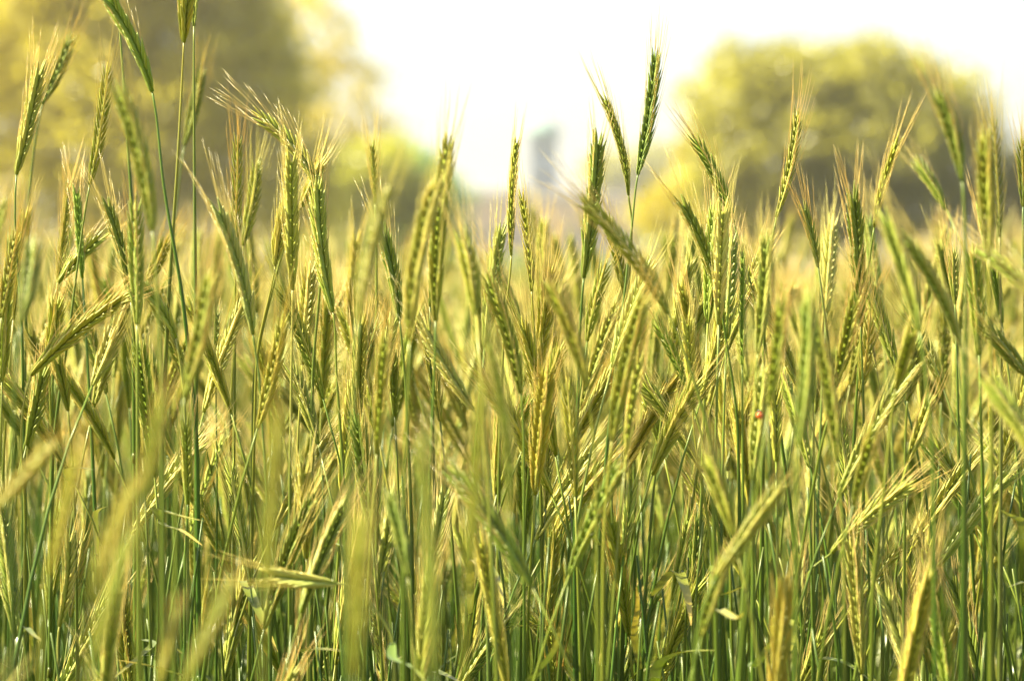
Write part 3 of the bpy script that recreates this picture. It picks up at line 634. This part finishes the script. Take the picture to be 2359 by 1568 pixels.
for i in range(2):         # bunches of bare straw that fill the foot of the crop
    allp = []
    for k in range(4):
        off = np.array([clump_r.uniform(-.025, .025), clump_r.uniform(-.025, .025), 0]); h = clump_r.uniform(1.0, 1.18)
        b_ = np.array([clump_r.uniform(-.05, .05), clump_r.uniform(-.05, .05), h])
        sp = stem_points(b_, norm(np.array([clump_r.uniform(-.2, .2), clump_r.uniform(-.2, .2), 1])), np.zeros(3))
        sm = stem_geometry(sp, clump_r.uniform(1.0, 1.3), sides=6); sm.c = [np.minimum(c_, 1.0) for c_ in sm.c]; sm.v = [v+off for v in sm.v]; allp.append((sm, 'stem'))
        az = clump_r.uniform(0, 6.28); s = sp[int(np.argmin(abs(sp[:, 2]-clump_r.uniform(.6, .85))))]; dv = np.array([math.cos(az), math.sin(az), 0])
        lf = leaf_geometry([s, s+dv*.02+[0, 0, .1], s+dv*.06+[0, 0, .17], s+dv*.12+[0, 0, .2]], .006, .15, .5, r=clump_r, seg=8); lf.v = [v+off for v in lf.v]; allp.append((lf, 'leaf'))
    me = joined(allp, 'crop_straw'); o = bpy.data.objects.new(f'crop_stalk_{11+i:02d}', me); src.objects.link(o)
pts, rots, scs, ids = [], [], [], []
def add_pt(x, y, k, s=1.0):
    pts.append((x, y, 0)); rots.append(random.uniform(0, 6.28)); scs.append(s); ids.append(k)
for q in rest: add_pt(q[1], q[2], min(range(8), key=lambda k: abs([1.05, 1.12, 1.17, 1.20, 1.24, 1.27, 1.30, 1.34][k]-q[5]['h'])))
sr = random.Random(77)
def half(y): return y*.1715
n_mid = 0
for _ in range(420):
    y = sr.uniform(2.0**.5, 4.0**.5)**2; add_pt(sr.uniform(-1, 1)*(half(y)+.1), y, 11+sr.randrange(2), sr.uniform(.9, 1.0))
for _ in range(60000):       # a stand around the framed strip, thinner near the camera
    y = sr.uniform(1.2, 9.0); x = sr.uniform(-1, 1)*(half(y)+1.0)
    inside = abs(x) < half(y)*1.02+.01
    dens = (0 if y < 3.4 else 230 if y < 6 else 130) if inside else 120
    if y < 3.4 and not inside and abs(x) < half(y)+.03: dens = 0
    if sr.random() < dens*(7.8*2*(half(y)+1.0))/60000: add_pt(x, y, sr.randrange(8), sr.uniform(.93, 1.03)); n_mid += 1
y = 9.0
for _ in range(4200):
    u = sr.random(); y = (9**2+u*(60**2-9**2))**.5 if sr.random() < .5 else 9+51*sr.random()**1.6
    x = sr.uniform(-1, 1)*(half(y)+1.2)
    add_pt(x, y, 8+sr.randrange(3), sr.uniform(.94, 1.04))
me = bpy.data.meshes.new('rye_crop'); me.from_pydata(pts, [], [])
for nm, ty, arr in (('rz', 'FLOAT', rots), ('sc', 'FLOAT', scs), ('kind_id', 'INT', ids)):
    a = me.attributes.new(nm, ty, 'POINT'); a.data.foreach_set('value', arr)
crop = bpy.data.objects.new('rye_crop', me); col.objects.link(crop)
obj_tag(crop, 'mass of standing rye behind and around the nearer stalks', 'rye crop', None, 'stuff')
ng = bpy.data.node_groups.new('crop_scatter', 'GeometryNodeTree')
ng.interface.new_socket('Geometry', in_out='INPUT', socket_type='NodeSocketGeometry'); ng.interface.new_socket('Geometry', in_out='OUTPUT', socket_type='NodeSocketGeometry')
gi = ng.nodes.new('NodeGroupInput'); go = ng.nodes.new('NodeGroupOutput')
ip = ng.nodes.new('GeometryNodeInstanceOnPoints'); ci = ng.nodes.new('GeometryNodeCollectionInfo')
ci.inputs['Collection'].default_value = src; ci.inputs['Separate Children'].default_value = True; ci.inputs['Reset Children'].default_value = True
def named(nm, ty):
    n = ng.nodes.new('GeometryNodeInputNamedAttribute'); n.data_type = ty; n.inputs['Name'].default_value = nm; return n.outputs['Attribute']
cx = ng.nodes.new('ShaderNodeCombineXYZ'); ng.links.new(named('rz', 'FLOAT'), cx.inputs['Z'])
er = ng.nodes.new('FunctionNodeEulerToRotation'); ng.links.new(cx.outputs[0], er.inputs[0])
ng.links.new(gi.outputs[0], ip.inputs['Points']); ng.links.new(ci.outputs[0], ip.inputs['Instance']); ip.inputs['Pick Instance'].default_value = True
ng.links.new(named('kind_id', 'INT'), ip.inputs['Instance Index']); ng.links.new(er.outputs[0], ip.inputs['Rotation']); ng.links.new(named('sc', 'FLOAT'), ip.inputs['Scale'])
ng.links.new(ip.outputs[0], go.inputs[0])
md = crop.modifiers.new('scatter', 'NODES'); md.node_group = ng

# ------------------------------------------------------------------ ground
mb = MB(); mb.add([(-1500, -200, 0), (1500, -200, 0), (1500, 2500, 0), (-1500, 2500, 0)], [(0, 1, 2, 3)])
g = mb.build('ground', M['soil'], smooth=False); obj_tag(g, None, None, None, 'structure')
m_meadow = plain('meadow', (.12, .14, .03), .95, (.19, .18, .05), .4)
mb = MB(); mb.add([(-900, 62, .004), (900, 62, .004), (900, 1500, .004), (-900, 1500, .004)], [(0, 1, 2, 3)])
g = mb.build('meadow', m_meadow, smooth=False); obj_tag(g, None, None, None, 'structure')

# ------------------------------------------------------------------ trees
def tree(name, x, y, height, lobes, n_leaves, leaf, color, label, cat='tree', trunk_r=.25, group=None, seed=1):
    r = np.random.default_rng(seed); rr = random.Random(seed)
    root = bpy.data.objects.new(name, None); col.objects.link(root); root.location = (x, y, 0)
    obj_tag(root, label, cat, group)
    mb = MB(); hb = height*.35
    tp = [np.array([0, 0, 0.]), np.array([rr.uniform(-.2, .2), 0, hb*.5]), np.array([rr.uniform(-.3, .3), 0, hb]), np.array([rr.uniform(-.4, .4), 0, height*.7])]
    tube(mb, tp, [trunk_r*1.3, trunk_r, trunk_r*.8, trunk_r*.25], 10)
    for (lx, ly, lz, rx, ry, rz) in lobes:
        a = tp[1]+(tp[2]-tp[1])*rr.random(); b = np.array([lx, ly, lz]); m_ = (a+b)/2+np.array([0, 0, -.1*height*rr.random()])
        tube(mb, bez(a, m_, b, np.linspace(0, 1, 7)), np.linspace(trunk_r*.45, trunk_r*.1, 7), 6)
    mb.build('trunk', M['bark'], root)
    # leaf clumps gathered on twigs spread through the crown
    vol = np.array([l[3]*l[4]*l[5] for l in lobes]); pr_ = vol**.7/np.sum(vol**.7)
    ntw = n_leaves//22; C = []; CT = []
    for k in range(ntw):
        l = lobes[r.choice(len(lobes), p=pr_)]
        v = r.normal(size=3); v /= np.linalg.norm(v); rad = r.uniform(.35, 1.0)**.6
        c = np.array(l[:3])+v*np.array(l[3:])*rad; sp = .05*max(l[3:])+leaf*1.6
        q = c+r.normal(size=(22, 3))*sp*np.array([1, 1, .7]); C.append(q); CT.append(np.full(22, r.uniform(.88, 1.1)))
    C = np.concatenate(C); CT = np.concatenate(CT); n = len(C)
    d1 = r.normal(size=(n, 3)); d1 /= np.linalg.norm(d1, axis=1)[:, None]; d2 = np.cross(d1, r.normal(size=(n, 3))); d2 /= np.linalg.norm(d2, axis=1)[:, None]
    s = leaf*r.uniform(.6, 1.3, size=(n, 1))
    V = np.stack([C-d1*s, C+d2*s*.45, C+d1*s, C-d2*s*.45], 1).reshape(-1, 3)
    me = bpy.data.meshes.new('crown'); me.vertices.add(4*n); me.vertices.foreach_set('co', V.ravel())
    me.loops.add(4*n); me.loops.foreach_set('vertex_index', np.arange(4*n)); me.polygons.add(n); me.polygons.foreach_set('loop_start', np.arange(n)*4)
    me.update(calc_edges=True)
    a = me.color_attributes.new('tint', 'FLOAT_COLOR', 'POINT'); tv = np.repeat(CT, 4); cc = np.stack([tv, tv, tv, np.ones_like(tv)], 1).astype(np.float32); a.data.foreach_set('color', cc.ravel())
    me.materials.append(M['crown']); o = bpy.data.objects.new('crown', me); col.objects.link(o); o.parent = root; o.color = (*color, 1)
    return root
def px(xp, yp, d): return P(xp, yp, d)
# lobes are given as (x, y, z, radii) from the tree's foot
def lobes_at(x0, d, specs):
    """crown masses: centre in picture x / height, depth offset, radii in metres"""
    out = []
    for (ix, iy, dy, rx, ry, rz) in specs:
        p = P(ix, iy, d); out.append((p[0]-x0, dy, p[2], rx, ry, rz))
    return out
X = P(250, 500, 90)[0]
tree('big_tree', X, 90, 14, lobes_at(X, 90, [(120, 60, 0, 3.6, 3, 3.4), (430, 90, 1, 3.3, 3, 3.2), (-150, 200, 0, 3.5, 3, 4), (250, 300, -1, 3.4, 3, 3.0), (500, 330, 0, 2.9, 2.6, 2.8),
     (60, -250, 1, 4, 3, 3.5), (260, 60, 2, 3.4, 2.5, 3.4), (200, -100, 2, 3.4, 2.5, 3.4), (520, -60, 1, 1.6, 1.6, 2.0), (350, -300, 0, 3.6, 3, 3.3), (560, 180, 1, 2.0, 2, 2.2), (70, 450, 0, 3, 2.6, 2.2), (400, 480, 0, 3, 2.6, 1.8), (650, 420, 0, 2.0, 1.8, 2.0)]),
     66000, .16, (1.35, 1.32, 1.0), 'huge mustard-green tree filling the upper left behind the rye', trunk_r=.45, seed=11)
X = P(720, 500, 110)[0]
tree('pale_tree', X, 110, 9, lobes_at(X, 110, [(690, 90, 0, 2.1, 1.6, 2.2), (770, 230, 0, 2.2, 1.6, 2.4), (700, 350, 0, 2.4, 1.8, 2.2), (820, 360, 0, 1.8, 1.5, 1.6), (650, -40, 0, 2.0, 1.4, 1.6)]),
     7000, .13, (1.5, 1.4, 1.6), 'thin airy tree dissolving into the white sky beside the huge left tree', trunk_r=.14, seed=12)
X = P(830, 500, 105)[0]
tree('round_bush', X, 105, 5, lobes_at(X, 105, [(800, 450, 0, 1.8, 1.6, 1.6), (880, 420, 0, 1.6, 1.6, 1.6), (930, 500, 0, 1.8, 1.6, 1.7), (760, 560, 0, 1.8, 1.6, 1.2)]),
     14000, .13, (.9, 1.0, .8), 'low olive tree between the huge left tree and the building', trunk_r=.16, seed=13)
X = P(970, 500, 140)[0]
tree('green_tree', X, 140, 7, lobes_at(X, 140, [(930, 400, 0, 1.7, 1.6, 1.5), (1000, 450, 0, 1.5, 1.6, 1.5), (1010, 540, 0, 1.5, 1.6, 1.5), (950, 560, 0, 2, 1.6, 1.5)]),
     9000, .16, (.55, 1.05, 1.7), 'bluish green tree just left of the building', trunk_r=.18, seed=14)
X = P(1920, 500, 100)[0]
tree('round_tree', X, 100, 9, lobes_at(X, 100, [(1700, 250, 0, 1.7, 2, 1.7), (1850, 190, 0, 1.7, 2, 1.3), (2020, 190, 0, 1.9, 2, 1.4), (2150, 260, 0, 1.9, 2, 1.7), (1800, 350, -1, 2.4, 2, 1.8),
     (2000, 350, -1, 2.5, 2, 2.0), (1660, 400, 0, 1.2, 1.4, 1.1), (2200, 380, 0, 1.5, 1.6, 1.5), (1900, 490, 0, 2.8, 2, 1.5), (2100, 470, 0, 2.0, 2, 1.3), (1700, 500, 0, 1.5, 1.5, 1.2), (1700, 150, 0, .8, .8, .8)]),
     42000, .15, (.88, .92, .9), 'big rounded yellow-green tree standing against the sky at the right', trunk_r=.35, seed=15)
X = P(1590, 350, 104)[0]
tree('branch_tree', X, 104, 5, lobes_at(X, 104, [(1600, 345, 0, .75, .8, .55), (1580, 430, 0, 1.0, 1, .7), (1520, 480, 0, 1.2, 1, .8)]), 3500, .12, (1.1, 1.05, .8),
     'small outlying tree touching the left flank of the big rounded tree', trunk_r=.1, seed=16)
X = P(1460, 500, 440)[0]
tree('pale_bush', X, 440, 17, lobes_at(X, 440, [(1410, 400, 0, 4, 4, 3.6), (1500, 390, 0, 4.5, 4, 4), (1570, 420, 0, 5, 4, 4), (1450, 470, 0, 6, 4, 4)]), 6000, .5, (.9, .95, 1.1),
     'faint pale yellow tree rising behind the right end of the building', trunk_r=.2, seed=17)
X = P(1520, 500, 160)[0]
tree('olive_bush', X, 160, 5, lobes_at(X, 160, [(1545, 520, 0, 1.5, 2, 1.6), (1600, 500, 0, 1.6, 2, 1.7), (1680, 510, 0, 2.0, 2, 2), (1570, 580, 0, 2, 2, 1.2)]), 9000, .2, (.75, .82, .9),
     'olive bush between the building and the big rounded tree', trunk_r=.15, seed=18)
X = P(2420, 500, 100)[0]
tree('edge_tree', X, 100, 7, lobes_at(X, 100, [(2400, 420, 0, 1.5, 1.5, 1.7), (2330, 500, 0, 1.4, 1.5, 1.3), (2450, 520, 0, 1.8, 1.5, 1.6)]), 9000, .15, (.95, .95, .9),
     'lower tree cut by the right edge behind the rye', trunk_r=.2, seed=19)
def hedge(x0p, x1p, yp, d, color, label, seed):
    a = P(x0p, yp, d); b = P(x1p, yp, d); X = (a[0]+b[0])/2; n = max(4, int((b[0]-a[0])/1.4)); rr = random.Random(seed)
    lb = [(a[0]-X+(b[0]-a[0])*(k+.5)/n, rr.uniform(-.4, .4), a[2]*.55, .95, .9, a[2]*.5*rr.uniform(.8, 1.15)) for k in range(n)]
    r = tree('hedge', X, d, a[2], lb, 900*n, .12, color, label, 'hedge', trunk_r=.06, seed=seed)
hedge(-200, 760, 560, 75, (.62, .60, .55), 'dark hedge running beneath the huge left tree', 31)
hedge(1040, 1420, 585, 130, (.45, .75, .9), 'dark green hedge at the foot of the building', 32)
hedge(1560, 2560, 560, 95, (.62, .60, .6), 'dark hedge running under the big rounded tree', 33)

# ------------------------------------------------------------------ the building with its tower
BD = 380.0
broot = bpy.data.objects.new('church', None); col.objects.link(broot)
a = P(1052, 600, BD); b = P(1500, 600, BD); eave = P(1100, 462, BD)[2]; ridge = P(1100, 434, BD)[2]
cxm = (a[0]+b[0])/2; broot.location = (cxm, BD, 0)
obj_tag(broot, 'long pinkish building with a tall grey copper-capped tower in the far distance', 'building')
hw = (b[0]-a[0])/2; dp = 14.0
def box(mb, x0, x1, y0, y1, z0, z1, t=(1, 1, 1)):
    V = [(x0, y0, z0), (x1, y0, z0), (x1, y1, z0), (x0, y1, z0), (x0, y0, z1), (x1, y0, z1), (x1, y1, z1), (x0, y1, z1)]
    mb.add(V, [(0, 3, 2, 1), (4, 5, 6, 7), (0, 1, 5, 4), (1, 2, 6, 5), (2, 3, 7, 6), (3, 0, 4, 7)], t)
mb = MB(); box(mb, -hw, hw, 0, dp, 0, eave); mb.build('wall', M['wall'], broot, False)
mb = MB(); box(mb, -hw-.25, hw+.25, -.25, dp+.25, eave+.003, eave+.35); mb.build('cornice', M['stone'], broot, False)
mb = MB(); e = eave+.353
mb.add([(-hw-.4, -.4, e), (hw+.4, -.4, e), (hw+.4, dp+.4, e), (-hw-.4, dp+.4, e), (-hw+2, dp/2, ridge), (hw-2, dp/2, ridge)],
       [(0, 1, 5, 4), (1, 2, 5), (2, 3, 4, 5), (3, 0, 4), (3, 2, 1, 0)])
mb.build('roof', M['slate'], broot, False)
for fl in range(2):
    for k in range(9):
        xw = -hw+1.6+k*(2*hw-3.2)/8; z0 = 1.2+fl*3.9
        if z0+2.2 > eave: continue
        f = MB(); box(f, xw-.6, xw+.6, -.12, -.003, z0-.12, z0)
        box(f, xw-.6, xw-.5, -.10, -.003, z0+.002, z0+2.1); box(f, xw+.5, xw+.6, -.10, -.003, z0+.002, z0+2.1); box(f, xw-.6, xw+.6, -.10, -.003, z0+2.103, z0+2.25)
        wo = f.build('window', M['stone'], broot, False)
        f = MB(); box(f, xw-.49, xw+.49, -.04, -.004, z0+.01, z0+2.09); f.build('pane', M['glass'], wo, False)
tx0 = P(1222, 400, BD)[0]-cxm; tx1 = P(1290, 400, BD)[0]-cxm; tm = (tx0+tx1)/2; tw = (tx1-tx0)/2
ztop = P(1250, 300, BD)[2]; zcap = P(1250, 262, BD)[2]
mb = MB(); box(mb, tm-tw, tm+tw, dp+1.2, dp+1.2+2*tw, 0, ztop); tower = mb.build('tower', M['stone'], broot, False)
mb = MB(); box(mb, tm-tw-.35, tm+tw+.35, dp+.85, dp+1.55+2*tw, ztop+.003, ztop+.3); mb.build('tower_cornice', M['stone'], tower, False)
mb = MB(); n = 8; V = []; zs = [(0, 1.06), (.25, 1.02), (.5, .8), (.75, .42), (1, .05)]
for h, rr_ in zs:
    for j in range(n):
        th = 2*math.pi*(j+.5)/n; V.append((tm+tw*1.3*rr_*math.cos(th), dp+1.2+tw+tw*1.3*rr_*math.sin(th), ztop+.303+(zcap-ztop)*h))
mb.add(V, [(i*n+j, i*n+(j+1) % n, (i+1)*n+(j+1) % n, (i+1)*n+j) for i in range(4) for j in range(n)]); mb.build('cap', M['copper'], tower, False)
for z_ in (ztop-2.6, ztop-6.5):
    mb = MB(); box(mb, tm-.5, tm+.5, dp+1.17, dp+1.197, z_, z_+1.7); mb.build('belfry_opening', M['glass'], tower, False)

# ------------------------------------------------------------------ ladybird
lp = P(1750, 957, 1.885); lr = bpy.data.objects.new('ladybird', None); col.objects.link(lr); lr.location = lp
obj_tag(lr, 'tiny red ladybird clinging to a rye ear in the right half', 'ladybird')
def dome(mb, cx, cy, cz, rx, ry, rz, t=(1, 1, 1), lo=0, n=20, k=9):
    V = []; 
    for i in range(k+1):
        ph = math.pi*(i/k); 
        for j in range(n):
            th = 2*math.pi*j/n; V.append((cx+rx*math.sin(ph)*math.cos(th), cy+ry*math.sin(ph)*math.sin(th), cz+rz*math.cos(ph)))
    mb.add(V, [(i*n+j, (i+1)*n+j, (i+1)*n+(j+1) % n, i*n+(j+1) % n) for i in range(k) for j in range(n)], t)
mb = MB(); dome(mb, 0, 0, 0, .0021, .0017, .0023); mb.build('wing_case', M['red'], lr)
mb = MB(); dome(mb, 0, .0004, .0026, .0013, .0011, .0010); mb.build('head', M['black'], lr)
mb = MB()
for (sx, sz) in ((-.0012, .0006), (.0012, .0006), (0, -.0008), (-.0013, -.001), (.0013, -.001)):
    dome(mb, sx, -.0016, sz, .00042, .0002, .00042, n=10, k=6)
mb.build('spots', M['black'], lr)
mb = MB()
for sz in (-.001, .0003, .0015):
    for sx in (-1, 1): tube(mb, [(sx*.0015, .001, sz), (sx*.003, .0012, sz), (sx*.0034, .0022, sz-.0004)], [.00015]*3, 5)
mb.build('legs', M['black'], lr)

# ------------------------------------------------------------------ the air
m, t = mat('air'); o_ = t.nodes.new('ShaderNodeOutputMaterial'); v_ = t.nodes.new('ShaderNodeVolumePrincipled')
v_.inputs['Color'].default_value = (1, .98, .94, 1); v_.inputs['Density'].default_value = .00062; v_.inputs['Anisotropy'].default_value = .5
t.links.new(v_.outputs[0], o_.inputs['Volume'])
mb = MB(); box(mb, -1600, 1600, -300, 2600, -1, 60); hz = mb.build('haze', m, smooth=False); obj_tag(hz, None, None, None, 'stuff')
